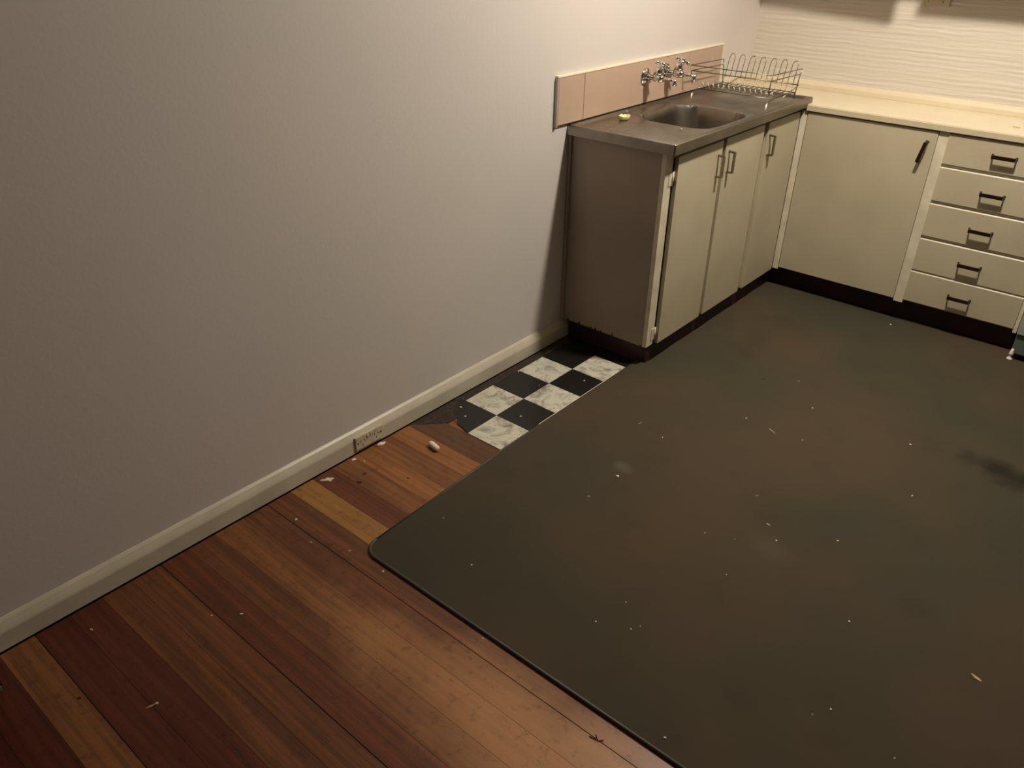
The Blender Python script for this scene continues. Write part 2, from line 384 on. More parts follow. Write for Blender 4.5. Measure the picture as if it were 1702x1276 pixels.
# ------------------------------------------------------------ floor mat
t = thing('floor_mat', 'large dark grey-green floor mat with rounded corner and rolled edge over the boards', 'mat', (1.9, -0.1, 0))
R_ = 0.058; cx_, cy_ = 0.398+R_, -1.446+R_
arc = [(cx_-R_*math.cos(a), cy_-R_*math.sin(a)) for a in [i*PI/2/12 for i in range(13)]]
outline = [(0.3762, 0.046), (0.3762, -0.80), (0.384, -0.95)] + arc + [(3.36, -1.442), (3.36, 1.195)]
random.seed(11)
top = []
x = 3.3
while x > 0.45:
    top.append((x, 1.196 + 0.006*math.sin(x*23)*math.sin(x*7))); x -= 0.06
side = []
yv = 1.18
while yv > 0.07:
    side.append((0.4172 + 0.0012*math.sin(yv*17)+0.0008*math.sin(yv*41), yv)); yv -= 0.05
bm = bmesh.new(); add_prism(bm, outline + top + side, 2, -0.0028, 0.0060)
obj_in('mat_sheet', bm, M['mat'], t)
bm = bmesh.new()
path = [(0.3762+0.004, 0.04, 0.0035), (0.3762+0.004, -0.80, 0.0035), (0.388, -0.95, 0.0035)] + [(cx_-(R_-0.004)*math.cos(a), cy_-(R_-0.004)*math.sin(a), 0.0040) for a in [i*PI/2/12 for i in range(13)]] + [(3.355, -1.438, 0.0045)]
add_tube(bm, path[3:], 0.0052, 8)
add_tube(bm, path[:4], 0.0036, 8)
obj_in('edge_binding', bm, M['mat_edge'], t, True)

# ------------------------------------------------------------ sink cabinet
FX = 0.4426; FR = 0.4250   # door faces, frame face
t = thing('sink_cabinet', 'cream three-door base cabinet under the steel sink, its end panel facing the bare wall', 'cabinet', (0.23, 0.6, 0))
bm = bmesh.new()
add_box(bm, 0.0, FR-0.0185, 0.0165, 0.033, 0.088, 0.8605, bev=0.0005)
obj_in('side_panel', bm, M['cab_side_shaded'], t)
box_part('bottom_panel', t, M['inside'], 0.004, FR-0.02, 0.034, 1.14, 0.092, 0.106)
# face frame
bm = bmesh.new()
add_box(bm, FR-0.018, FR+0.0005, 0.0165, 0.068, 0.088, 0.8605, bev=0.001)
for (a, b) in ((0.395, 0.455), (0.765, 0.83), (1.115, 1.185)):
    add_box(bm, FR-0.018, FR, a, b, 0.10, 0.8605, bev=0.001)
add_box(bm, FR-0.018, FR-0.0005, 0.05, 1.155, 0.8325, 0.8605, bev=0.001)
add_box(bm, FR-0.018, FR-0.0005, 0.05, 1.155, 0.097, 0.120, bev=0.001)
obj_in('face_frame', bm, M['cab_frame'], t)
box_part('kickboard', t, M['kick'], 0.40, 0.415, 0.041, 1.20, 0.0005, 0.099)
box_part('kickboard', t, M['kick'], 0.023, 0.3999, 0.041, 0.056, 0.0005, 0.0875)
box_part('scribing_strip', t, M['cab_side_shaded'], 0.0, 0.014, 0.004, 0.0163, 0.084, 0.8605, bev=0.004)
# chipped lower edge of the end panel
bm = bmesh.new(); random.seed(5)
for yy, h in ((0.035, 0.012), (0.095, 0.016), (0.155, 0.010), (0.178, 0.014), (0.205, 0.009), (0.262, 0.018), (0.40, 0.010)):
    add_prism(bm, [(yy-0.004, 0.0872), (yy+0.005, 0.0872), (yy+0.002, 0.0872+h), (yy-0.001, 0.0872+h*0.7)], 1, 0.0155, 0.0168)
o = obj_in('chipped_edge', bm, M['kick'], t); o['kind'] = 'stuff'

def bail_handle(parent, p0, p1, out, m, w_=0.0070, th=0.0030):
    """flat-bar D pull: two posts and a bar. p0,p1 are the feet on the face, out the outward vector"""
    p0 = Vector(p0); p1 = Vector(p1); o_ = Vector(out)
    d = (p1-p0).normalized(); side_ = d.cross(o_.normalized())
    bm = bmesh.new()
    def strip(a, b, n, wd, t_):
        dd = (b-a).normalized(); sd = dd.cross(n).normalized()
        vs = []
        for p in (a, b):
            for su, sv in ((-1, -1), (1, -1), (1, 1), (-1, 1)): vs.append(bm.verts.new(p + sd*su*wd + n*sv*t_))
        for f in ((0, 1, 2, 3), (7, 6, 5, 4), (0, 4, 5, 1), (1, 5, 6, 2), (2, 6, 7, 3), (3, 7, 4, 0)): bm.faces.new([vs[i] for i in f])
    on = o_.normalized()
    q0 = p0+o_+d*0.002; q1 = p1+o_-d*0.002
    strip(p0, q0, d, w_*0.8, th); strip(p1, q1, d, w_*0.8, th)
    strip(q0-d*0.0022, q1+d*0.0022, on, w_, th)
    # little flanges on the face
    strip(p0-d*0.005, p0+d*0.003, on, w_, 0.0012); strip(p1-d*0.003, p1+d*0.005, on, w_, 0.0012)
    bmesh.ops.remove_doubles(bm, verts=bm.verts[:], dist=1e-6)
    return obj_in('handle', bm, m, parent)

def door_x(y0, y1, z0, z1, hy):
    d = box_part('door', t, M['cab'], FX-0.0165, FX, y0, y1, z0, z1, bev=0.002)
    bail_handle(d, (FX, hy, 0.705), (FX, hy, 0.787), (0.024, 0, 0), M['handle'])
    return d
dd = door_x(0.075, 0.414, 0.092, 0.840, 0.384)
for z in (0.760, 0.135):
    bm = bmesh.new(); add_tube(bm, [(FR+0.004, 0.069, z-0.027), (FR+0.004, 0.069, z+0.027)], 0.0042, 8)
    add_box(bm, FR, FR+0.003, 0.046, 0.068, z-0.025, z+0.025, bev=0.0008)
    obj_in('hinge', bm, M['cab_frame'], dd)
door_x(0.440, 0.779, 0.092, 0.842, 0.474)
door_x(0.818, 1.1405, 0.092, 0.842, 0.842)

# ------------------------------------------------------------ steel sink top (height field: raised rim, drainers, bowl)
H = 0.900; DX = 0.4613; LY = 1.183
t = thing('sink_bench', 'stainless steel sink top with ribbed drainer and round-cornered bowl, pale scrap on it', 'sink', (0.23, 0.59, 0.876))
def sstep(a, b, v):
    u = max(0.0, min(1.0, (v-a)/(b-a))); return u*u*(3-2*u)
def rrect(x, y, x0, x1, y0, y1, r):
    cx, cy = (x0+x1)/2, (y0+y1)/2
    qx, qy = abs(x-cx)-(x1-x0)/2+r, abs(y-cy)-(y1-y0)/2+r
    return math.hypot(max(qx, 0), max(qy, 0)) + min(max(qx, qy), 0) - r
BX0, BX1, BY0, BY1 = 0.085, 0.418, 0.315, 0.705
def hz(x, y):
    z = H
    d = rrect(x, y, 0.022, 0.450, 0.012, 1.160, 0.012)       # sunken field inside the rim
    z -= 0.007*sstep(0.000, -0.009, d)
    if y < LY-0.03: z += 0.0018*max(0.0, 1-abs(d-0.0035)/0.0055)
    db = rrect(x, y, BX0, BX1, BY0, BY1, 0.10)
    # left drainer slopes down to the bowl, ribs running towards it
    if d < 0 and y < BY0+0.05:
        z -= 0.004*sstep(0.03, BY0, y)
        dr = rrect(x, y, 0.12, 0.425, 0.045, 0.235, 0.02)
        z += 0.0024*sstep(0.004, -0.006, dr)*(0.5+0.5*math.cos(2*PI*(x-0.12)/0.0165))
    if d < 0 and y > BY1-0.02:
        z -= 0.003*sstep(1.12, BY1, y)
        dr = rrect(x, y, 0.09, 0.40, 0.76, 1.10, 0.02)
        z += 0.0012*sstep(0.004, -0.006, dr)*(0.5+0.5*math.cos(2*PI*(x-0.09)/0.0165))
    # bowl: rolled lip then steep wall and dished bottom
    z -= 0.004*sstep(0.014, 0.0, db)
    z -= 0.135*sstep(0.0, -0.022, db)
    z -= 0.010*sstep(-0.02, -0.16, db)
    dc = math.hypot(x-0.245, y-0.50)
    z -= 0.004*sstep(0.045, 0.036, dc)
    return z
nx, ny = 104, 260
xs = [DX*i/nx for i in range(nx+1)]; ys = [LY*j/ny for j in range(ny+1)]
V = [(x, y, hz(x, y)) for y in ys for x in xs]
top_f, bowl_f = [], []
for j in range(ny):
    for i in range(nx):
        a = j*(nx+1)+i; f = (a, a+1, a+nx+2, a+nx+1)
        xc, yc = (xs[i]+xs[i+1])/2, (ys[j]+ys[j+1])/2
        (bowl_f if rrect(xc, yc, BX0, BX1, BY0, BY1, 0.10) < 0 else top_f).append(f)
def sub_mesh(name, faces, parent, m, extra=None):
    used = sorted({i for f in faces for i in f}); ix = {v: k for k, v in enumerate(used)}
    pl = parent.location
    vs = [(V[i][0]-pl.x, V[i][1]-pl.y, V[i][2]-pl.z) for i in used]
    fs = [tuple(ix[i] for i in f) for f in faces]
    ns = len(fs)
    if extra:
        for quad in extra:
            b0 = len(vs); vs += [(q[0]-pl.x, q[1]-pl.y, q[2]-pl.z) for q in quad]; fs.append(tuple(range(b0, b0+len(quad))))
    me = bpy.data.meshes.new(name); me.from_pydata(vs, [], fs); me.materials.append(m)
    for p in me.polygons: p.use_smooth = True
    b_ = bmesh.new(); b_.from_mesh(me); bmesh.ops.remove_doubles(b_, verts=b_.verts[:], dist=1e-5)
    bmesh.ops.recalc_face_normals(b_, faces=b_.faces[:])
    for e in b_.edges:
        if len(e.link_faces) == 2 and e.calc_face_angle(0) > 0.9: e.smooth = False
    b_.to_mesh(me); b_.free()
    o = bpy.data.objects.new(name, me); C.objects.link(o); o.parent = parent; return o
zb = 0.8612; e_ = 0.0055
skirt_q = []
# rolled front and end edges with a small radius
def edge_strip(p, q, out):
    o_ = Vector(out); prof = [(e_*math.sin(a), H-e_+e_*math.cos(a)) for a in [i*PI/10 for i in range(6)]] + [(e_, zb), (-0.012, zb)]
    for (a, za), (b, zb_) in zip(prof, prof[1:]):
        skirt_q.append([(p[0]+o_.x*a, p[1]+o_.y*a, za), (q[0]+o_.x*a, q[1]+o_.y*a, za), (q[0]+o_.x*b, q[1]+o_.y*b, zb_), (p[0]+o_.x*b, p[1]+o_.y*b, zb_)])
edge_strip((DX, 0), (DX, LY), (1, 0, 0)); edge_strip((0, 0), (DX, 0), (0, -1, 0)); edge_strip((0, LY), (DX, LY), (0, 1, 0))
for i in range(5):
    for j in range(5):
        def SP(i, j):
            a, b = i*PI/10, j*PI/10; return (DX+e_*math.sin(a)*math.cos(b), -e_*math.sin(a)*math.sin(b), H-e_+e_*math.cos(a))
        skirt_q.append([SP(i, j), SP(i+1, j), SP(i+1, j+1), SP(i, j+1)] if i else [SP(0, 0), SP(1, j), SP(1, j+1)])
for j in range(5):
    a, b = j*PI/10, (j+1)*PI/10
    skirt_q.append([(DX+e_*math.cos(a), -e_*math.sin(a), H-e_), (DX+e_*math.cos(b), -e_*math.sin(b), H-e_), (DX+e_*math.cos(b), -e_*math.sin(b), zb), (DX+e_*math.cos(a), -e_*math.sin(a), zb)])
sub_mesh('benchtop', top_f, t, M['steel'], skirt_q)
bo = sub_mesh('bowl', bowl_f, t, M['steel'])
bm = bmesh.new()
z0 = hz(0.245, 0.50)
add_lathe(bm, [(0.0, 0.034), (0.002, 0.034), (0.003, 0.031), (0.0015, 0.027), (0.0005, 0.001)], (0.245, 0.50, z0), (0, 0, 1), 28)
for k in range(6): add_box(bm, 0.245+0.014*math.cos(k*PI/3)-0.002, 0.245+0.014*math.cos(k*PI/3)+0.002, 0.50+0.014*math.sin(k*PI/3)-0.002, 0.50+0.014*math.sin(k*PI/3)+0.002, z0, z0+0.0025)
obj_in('drain', bm, M['chrome'], bo)

# ------------------------------------------------------------ splashback panels on the left wall
t = thing('splashback', 'pink-beige tiled splashback strip with cream top edge behind the steel sink', 'splashback', (0.006, 0.54, 0.905))
SB0, SB1 = 0.906, 1.072
for a, b in ((-0.0815, 0.0748), (0.0772, 0.8535), (0.8559, 1.163)):
    bm = bmesh.new(); add_box(bm, 0.003, 0.0125, a, b, SB0, SB1, bev=0.0015); obj_in('tile', bm, M['pink'], t)
box_part('backing', t, M['grout'], 0.0, 0.0105, -0.083, 1.166, SB0-0.002, SB1, bev=0)
bm = bmesh.new(); add_box(bm, 0.0, 0.0145, -0.0895, 1.170, SB1+0.0005, SB1+0.009, bev=0.003); obj_in('top_cap', bm, M['pink_cap'], t)
box_part('end_strip', t, M['alu'], 0.0, 0.0130, -0.0925, -0.0825, SB0-0.006, SB1, bev=0.001)
box_part('end_strip', t, M['pink_cap'], 0.0, 0.0130, 1.1665, 1.174, SB0-0.004, SB1, bev=0.001)

# ------------------------------------------------------------ taps
def tap(y, label):
    t = thing('wall_tap', label, 'tap', (0.0125, y, 1.010), 'chrome taps over the sink')
    z = 1.012
    bm = bmesh.new()
    add_lathe(bm, [(0.0, 0.034), (0.004, 0.034), (0.008, 0.030), (0.013, 0.019), (0.017, 0.012)], (0.0127, y, z), (1, 0, 0), 28)
    obj_in('wall_flange', bm, M['chrome'], t, True)
    bm = bmesh.new()
    add_lathe(bm, [(0.0, 0.0095), (0.028, 0.0095), (0.032, 0.014), (0.052, 0.0165), (0.068, 0.0145), (0.076, 0.009)], (0.024, y, z), (1, 0, 0), 18)
    # bonnet leaning forward
    ax = Vector((0.42, 0.10, 1.0)).normalized()
    add_lathe(bm, [(0.0, 0.0155), (0.014, 0.017), (0.018, 0.0195), (0.030, 0.0195), (0.034, 0.014), (0.046, 0.011)], (0.066, y, z+0.004), ax, 18)
    obj_in('tap_body', bm, M['chrome'], t, True)
    # four-lobed handle
    top_ = Vector((0.066, y, z+0.004)) + ax*0.050
    u = ax.cross(Vector((0, 1, 0))).normalized(); v = ax.cross(u)
    bm = bmesh.new()
    add_lathe(bm, [(-0.010, 0.010), (0.0, 0.013), (0.010, 0.0125), (0.015, 0.008), (0.017, 0.002)], top_, ax, 16)
    for k in range(4):
        an = k*PI/2 + 0.5
        dr = u*math.cos(an)+v*math.sin(an)
        add_lathe(bm, [(0.008, 0.0058), (0.016, 0.0050), (0.020, 0.0072), (0.025, 0.0085), (0.030, 0.0066), (0.0325, 0.002)], top_+ax*0.002, dr, 12)
    obj_in('tap_handle', bm, M['chrome'], t, True)
    bm = bmesh.new()
    pts = [(0.088, y, z+0.001), (0.110, y, z+0.002), (0.130, y, z), (0.146, y, z-0.003)]
    add_tube(bm, pts, 0.0062, 12)
    add_lathe(bm, [(-0.010, 0.002), (-0.007, 0.0080), (0.0, 0.0108), (0.008, 0.0102), (0.018, 0.0085), (0.0185, 0.006)], (0.150, y, z-0.003), (0.12, 0, -1), 14)
    obj_in('spout', bm, M['chrome'], t, True)
tap(0.50, 'chrome wall tap on the splashback, the one nearer the open drainer')
tap(0.66, 'chrome wall tap on the splashback, the one beside the wire dish rack')

# ------------------------------------------------------------ dish rack
t = thing('dish_rack', 'chrome wire dish rack with seven tall plate hoops standing on the sink', 'dish rack', (0.25, 0.95, 0.8945))
RX0, RX1, RY0, RY1 = 0.060, 0.432, 0.790, 1.090
bm = bmesh.new()
def wire(pts, r=0.0016, seg=6): add_tube(bm, pts, r, seg)
# rims (front and sides), double wire, flaring outwards
for z, inset, r in ((1.030, 0.0, 0.0020), (1.008, 0.003, 0.0020)):
    wire([(RX0+inset, RY1, z-0.006), (RX0+inset, RY0+inset, z), (RX1-inset, RY0+inset, z), (RX1-inset, RY1, z-0.006)], r)
wire([(RX1, RY1, 1.024), (RX1-0.006, RY1-0.002, 0.99), (RX1-0.012, RY1-0.004, 0.912)], 0.0020)
wire([(RX0, RY1, 1.024), (RX0+0.006, RY1-0.002, 0.99), (RX0+0.012, RY1-0.004, 0.912)], 0.0020)
wire([(RX1, RY0, 1.030), (RX1-0.010, RY0+0.010, 0.955)], 0.0020)
wire([(RX0, RY0, 1.030), (RX0+0.010, RY0+0.010, 0.955)], 0.0020)
wire([(RX0+0.006, RY1-0.002, 0.957), (RX1-0.006, RY1-0.002, 0.957)], 0.0022)
wire([(RX1-0.003, RY0+0.15, 0.925), (RX1-0.003, RY1, 0.957)], 0.0018)
wire([(RX0+0.10, 0.90, 0.932), (RX0+0.10, 1.09, 0.965)], 0.0018)
obj_in('rim', bm, M['wire'], t, True)
bm = bmesh.new()   # frame of the base with its feet
add_tube(bm, [(RX0+0.015, 0.845, 0.930), (RX1-0.012, 0.845, 0.930), (RX1-0.012, RY1-0.01, 0.926), (RX0+0.015, RY1-0.01, 0.926), (RX0+0.015, 0.845, 0.930)], 0.0022, 6)
add_tube(bm, [(RX0+0.015, 0.96, 0.928), (RX1-0.012, 0.96, 0.928)], 0.0018, 6)
obj_in('base_frame', bm, M['wire'], t, True)
for xx in (RX0+0.022, RX1-0.004):
    bm = bmesh.new()
    add_tube(bm, [(xx, 0.845, 0.930), (xx, 0.800, 0.926), (xx, 0.786, 0.918), (xx, 0.782, 0.898)], 0.0026, 6); ft = obj_in('foot', bm, M['wire'], t, True)
    bm = bmesh.new(); add_tube(bm, [(xx, 0.7865, 0.9185), (xx, 0.7832, 0.905), (xx, 0.7818, 0.8962)], 0.0036, 8); obj_in('foot_glint', bm, M['wire_glint'], ft, True)  # pale sleeve added as the painted glint on the foot
    bm = bmesh.new()
    add_tube(bm, [(xx-0.01, RY1-0.01, 0.926), (xx-0.01, RY1-0.002, 0.915), (xx-0.01, RY1, 0.898)], 0.0026, 6); obj_in('foot', bm, M['wire'], t, True)
for k in range(7):
    xa = 0.088 + k*0.0495; xb = xa+0.0255
    zt = 1.050
    bm = bmesh.new()
    def leg(x): return [(x, 0.862, 0.952), (x, 0.868, 0.944), (x, 0.880, 0.932), (x, 0.96, 0.930), (x, 1.050, 0.928), (x, 1.062, 0.936), (x, 1.075, 0.985), (x, 1.092, 1.035)]
    A = leg(xa); B = leg(xb)
    mid = [(xa+0.003, 1.095, zt-0.006), (xa+0.008, 1.096, zt), (xb-0.008, 1.096, zt), (xb-0.003, 1.095, zt-0.006)]
    add_tube(bm, A + mid + B[::-1], 0.0017, 6)
    hoop = obj_in('plate_hoop', bm, M['wire'], t, True)
    for xt in (xa, xb):
        bm = bmesh.new(); add_tube(bm, [(xt, 0.861, 0.9535), (xt, 0.868, 0.944), (xt, 0.876, 0.9355)], 0.0026, 8)
        obj_in('wire_glint', bm, M['wire_glint'], hoop, True)  # pale wire end added as a painted glint

# pale scrap on the drainer: shallow crumpled dish
bm = bmesh.new(); random.seed(4)
t = thing('scrap_dish', 'small crumpled pale yellow plastic cup lid on the steel drainer', 'lid', (0.088, 0.250, hz(0.09, 0.25)))
zz = hz(0.088, 0.250)+0.001
ringp = [(0.60, 0.0), (0.85, 0.003), (1.0, 0.012), (1.02, 0.0145), (0.93, 0.014), (0.74, 0.0055), (0.5, 0.004)]
N_ = 22; prev = None; rings = []
jit = [1+random.uniform(-0.10, 0.10) for _ in range(N_)]; jz = [random.uniform(-0.002, 0.003) for _ in range(N_)]
for (rr, h) in ringp:
    rings.append([bm.verts.new((0.088+0.021*rr*jit[q]*math.cos(2*PI*q/N_), 0.250+0.029*rr*jit[q]*math.sin(2*PI*q/N_), zz+h+(jz[q] if h > 0.004 else 0))) for q in range(N_)])
for a, b in zip(rings, rings[1:]):
    for q in range(N_): bm.faces.new((a[q], a[(q+1) % N_], b[(q+1) % N_], b[q]))
bm.faces.new(rings[0][::-1]); bm.faces.new(rings[-1])
obj_in('lid_shell', bm, M['soap'], t, True)
bm = bmesh.new()
add_lathe(bm, [(0.0, 0.0005), (0.002, 0.004), (0.005, 0.005), (0.008, 0.0035), (0.009, 0.0005)], (0.352, 0.232, hz(0.352, 0.232)+0.0008), (0, 0, 1), 8)
tag(obj('bottle_cap', bm, M['chrome'], smooth=True), 'tiny shiny droplet-like metal cap on the ribbed drainer by the bowl', 'cap')

# ------------------------------------------------------------ corner benchtop
t = thing('corner_benchtop', 'cream laminate benchtop in the corner and over the drawers', 'benchtop', (0.9, 1.32, 0.85))
CT = 0.876; CB = 0.850
bm = bmesh.new()
add_prism(bm, [(0.0, 1.1895), (0.4680, 1.1895), (0.4680, 1.136), (1.524, 1.136), (1.524, WY), (0.0, WY)], 2, CB+0.0015, CT)
obj_in('laminate_top', bm, M['laminate'], t)
bm = bmesh.new(); add_box(bm, 0.4680, 1.524, 1.1305, 1.1360, CB, CT-0.0035, bev=0.001)
obj_in('edge_band', bm, M['laminate_edge'], t)

# ------------------------------------------------------------ drawer cabinet on the back wall
FY = 1.140; FRY = 1.156
t = thing('drawer_cabinet', 'cream base cabinet with one wide door and a stack of five drawers', 'cabinet', (1.0, 1.33, 0))
bm = bmesh.new()
for (a, b, ya) in ((0.4435, 0.4722, FY+0.003), (1.0225, 1.0620, FY+0.004), (1.507, 1.522, FY+0.004)):
    add_box(bm, a, b, ya, FRY+0.018, 0.100, 0.8490, bev=0.001)
for zg in (0.7195, 0.5675, 0.415, 0.2615): add_box(bm, 1.0622, 1.5048, FY+0.0055, FRY+0.0175, zg-0.006, zg+0.0035)
add_box(bm, 0.444, 1.522, FRY+0.0005, FRY+0.018, 0.830, 0.8490, bev=0.001)
obj_in('face_frame', bm, M['cab_frame'], t)
box_part('carcass', t, M['inside'], 0.462, 1.515, FRY+0.019, WY-0.004, 0.100, 0.846)
box_part('kickboard', t, M['kick'], 0.416, 1.515, 1.203, 1.218, 0.0005, 0.0995)
box_part('side_panel', t, M['cab_side_shaded'], 1.5225, 1.5245, FRY, WY-0.004, 0.10, 0.849, bev=0.0003)
d = box_part('door', t, M['cab'], 0.4755, 1.0215, FY, FRY-0.0005, 0.112, 0.8430, bev=0.0022)
bail_handle(d, (0.973, FY, 0.717), (0.988, FY, 0.798), (0, -0.024, 0), M['handle_dark'])
zs = [0.8430, 0.7130, 0.5610, 0.4085, 0.2592, 0.1130]
for i in range(5):
    z1 = zs[i] - (0.003 if i else 0); z0 = zs[i+1] + (0.0085 if i < 3 else 0.003)
    if i == 4: z0 = 0.116
    bm = bmesh.new()
    x0, x1 = 1.0625, 1.5065
    add_prism(bm, [(FY+0.0015, z0), (FY, z0+0.003), (FY, z1-0.004), (FY+0.0035, z1), (FY+0.0050 if 0 else FRY-0.0005, z1), (FRY-0.0005, z0)], 0, x0, x1)
    dr = obj_in('drawer', bm, M['cab'], t)
    hc = [0.786, 0.636, 0.485, 0.3345, 0.186][i]
    bail_handle(dr, (1.236, FY, hc), (1.320, FY, hc), (0, -0.025, 0), M['handle_dark'])

# ------------------------------------------------------------ pale green stove, mostly out of frame
t = thing('stove', 'pale green enamel stove edge right of the drawers', 'stove', (1.83, 1.3, 0))
box_part('body', t, M['stove'], 1.5275, 2.12, 1.100, WY-0.005, 0.118, 0.90, bev=0.006)
box_part('warming_drawer', t, M['stove'], 1.5300, 2.115, 1.082, 1.0995, 0.122, 0.300, bev=0.004)
box_part('oven_door', t, M['stove'], 1.5300, 2.115, 1.078, 1.0995, 0.306, 0.800, bev=0.005)
bm = bmesh.new(); add_tube(bm, [(1.6, 1.078, 0.74), (1.6, 1.045, 0.74), (2.05, 1.045, 0.74), (2.05, 1.078, 0.74)], 0.009, 10); obj_in('oven_handle', bm, M['chrome'], t, True)
box_part('plinth', t, M['stove_low'], 1.5310, 2.11, 1.092, WY-0.02, 0.034, 0.117, bev=0.003)
for xx, yy in ((1.537, 1.088), (2.10, 1.088)):
    bm = bmesh.new(); add_lathe(bm, [(0.0, 0.0115), (0.006, 0.0115), (0.010, 0.0065), (0.020, 0.006), (0.023, 0.009), (0.030, 0.0085), (0.040, 0.006), (0.048, 0.005)], (xx, yy, 0.0061), (0, 0, 1), 14)
    obj_in('levelling_foot', bm, M['chalk'], t, True)

# ------------------------------------------------------------ wall cupboards above the frame (they throw the shadow on the back wall)
def wall_cupboard(x0, x1, zl, zr, label):
    t = thing('wall_cupboard', label, 'cupboard', ((x0+x1)/2, 1.36, 1.52))
    box_part('carcass', t, M['cab'], x0+0.002, x1-0.002, 1.218, WY-0.003, 1.520, 2.20, bev=0.002)
    bm = bmesh.new()
    xm = (x0+x1)/2; zm = (zl+zr)/2
    for a, b, za, zb_ in ((x0, xm-0.001, zl, zm), (xm+0.001, x1, zm, zr)):
        bm = bmesh.new(); add_prism(bm, [(a+0.002, za), (b-0.002, zb_), (b-0.002, 2.19), (a+0.002, 2.19)], 1, 1.200, 1.217)
        d = obj_in('door', bm, M['cab'], t)
        bail_handle(d, ((b-0.03), 1.200, 1.60), ((b-0.03), 1.200, 1.68), (0, -0.024, 0), M['handle_dark'])
wall_cupboard(0.004, 0.757, 1.514, 1.466, 'cream wall cupboard above the frame, nearer the corner')
wall_cupboard(0.826, 1.90, 1.498, 1.495, 'cream wall cupboard above the frame, farther from the corner')
bm = bmesh.new(); add_box(bm, 0.758, 0.825, 1.22, WY-0.003, 1.525, 2.20); tag(obj('filler_panel', bm, M['cab']), 'cream filler panel between the two wall cupboards', 'panel')

# ------------------------------------------------------------ outlets
t = thing('wall_outlet', 'cream double power outlet set into the white skirting board near the floor', 'outlet', (0.022, -1.088, 0.04))
bm = bmesh.new(); add_box(bm, 0.0200, 0.0285, -1.147, -1.028, 0.0125, 0.064, bev=0.0022); obj_in('plate', bm, M['white_plastic'], t)
for yy in (-1.118, -1.058):
    bm = bmesh.new()
    for dy, dz, rot_ in ((-0.008, 0.006, 0.5), (0.008, 0.006, -0.5), (0, -0.008, 0)):
        c0 = Vector((0.0284, yy+dy, 0.036+dz)); dv = Vector((0, math.sin(rot_), math.cos(rot_)))*0.0045
        add_tube(bm, [c0-dv, c0+dv], 0.0012, 6)
    obj_in('socket_slots', bm, M['dark'], t)
for yy in (-1.095, -1.080):
    box_part('rocker_switch', t, M['white_plastic'], 0.0280, 0.0305, yy-0.004, yy+0.004, 0.046, 0.058, bev=0.0008)
for yy in (-1.138, -1.038):
    bm = bmesh.new(); add_lathe(bm, [(0, 0.003), (0.001, 0.003), (0.0012, 0.001)], (0.0284, yy, 0.040), (1, 0, 0), 10); obj_in('screw', bm, M['dark'], t)
t = thing('wall_outlet', 'cream power outlet plate high on the ribbed back wall, cut by the top edge', 'outlet', (0.785, WY, 1.30))
bm = bmesh.new(); add_box(bm, 0.728, 0.843, WY-0.009, WY, 1.266, 1.338, bev=0.0025); obj_in('plate', bm, M['white_plastic'], t)
for xx in (0.757, 0.815):
    bm = bmesh.new()
    for dx, dz, rot_ in ((-0.008, 0.006, 0.5), (0.008, 0.006, -0.5), (0, -0.008, 0)):
        c0 = Vector((xx+dx, WY-0.009, 1.292+dz)); dv = Vector((math.sin(rot_), 0, math.cos(rot_)))*0.0045
        add_tube(bm, [c0-dv, c0+dv], 0.0013, 6)
    obj_in('socket_slots', bm, M['dark'], t)
    box_part('rocker_switch', t, M['white_plastic'], xx-0.005, xx+0.005, WY-0.0115, WY-0.0085, 1.313, 1.327, bev=0.0008)

# ------------------------------------------------------------ dark wooden piece at the left frame edge
t = thing('timber_cupboard', 'dark brown wooden furniture corner with two grey metal strips, cut by the left edge', 'cupboard', (0.085, -2.62, 0))
box_part('body', t, M['dark_wood'], 0.030, 0.142, -2.95, -2.300, 0.0008, 0.75, bev=0.003)
for z in (0.012, 0.036):
    box_part('metal_strip', t, M['galv'], 0.1425, 0.1485, -2.94, -2.304, z-0.006, z+0.006, bev=0.001)

# ------------------------------------------------------------ things lying on the floor
bm = bmesh.new()
a = Vector((0.172, -0.945, 0.0105)); b = Vector((0.220, -0.955, 0.0105)); ax = (b-a).normalized()
add_lathe(bm, [(0.0, 0.0045), (0.002, 0.008), (0.008, 0.0100), (0.030, 0.0104), (0.042, 0.0100), (0.048, 0.0085), (0.050, 0.004)], a, ax, 18)
tag(obj('plastic_plug', bm, M['chalk'], smooth=True), 'short white rounded plastic plug lying on the boards near the outlet', 'plug')

def flake(name, x, y, z, sx, sy, h, ang, m, label, cat, group=None, seed=0, n=8):
    rnd = random.Random(seed)
    bm = bmesh.new(); ca, sa = math.cos(ang), math.sin(ang)
    ring = []
    for k in range(n):
        r = 1+rnd.uniform(-0.35, 0.25); px = sx*r*math.cos(2*PI*k/n); py = sy*r*math.sin(2*PI*k/n)
        ring.append((px*ca-py*sa, px*sa+py*ca, rnd.uniform(0, h*0.5)))
    lo = [bm.verts.new((p[0], p[1], 0.0002+p[2]*0.4)) for p in ring]
    hi = [bm.verts.new((p[0]*0.85, p[1]*0.85, h*0.5+p[2])) for p in ring]
    tp = bm.verts.new((0, 0, h)); bt = bm.verts.new((0, 0, 0.0001))
    for k in range(n):
        q = (k+1) % n
        bm.faces.new((lo[k], lo[q], hi[q], hi[k])); bm.faces.new((hi[k], hi[q], tp)); bm.faces.new((lo[q], lo[k], bt))
    o = obj(name, bm, m); o.location = (x, y, z)
    return tag(o, label, cat, group)
MZ = 0.0061; BZ = 0.0001; TZ = 0.0016
flake('paint_flake', 0.066, -1.300, BZ, 0.022, 0.010, 0.004, 0.9, M['flake'], 'largest curled pale paint flake on the boards left of the outlet', 'flake', None, 1, 11)
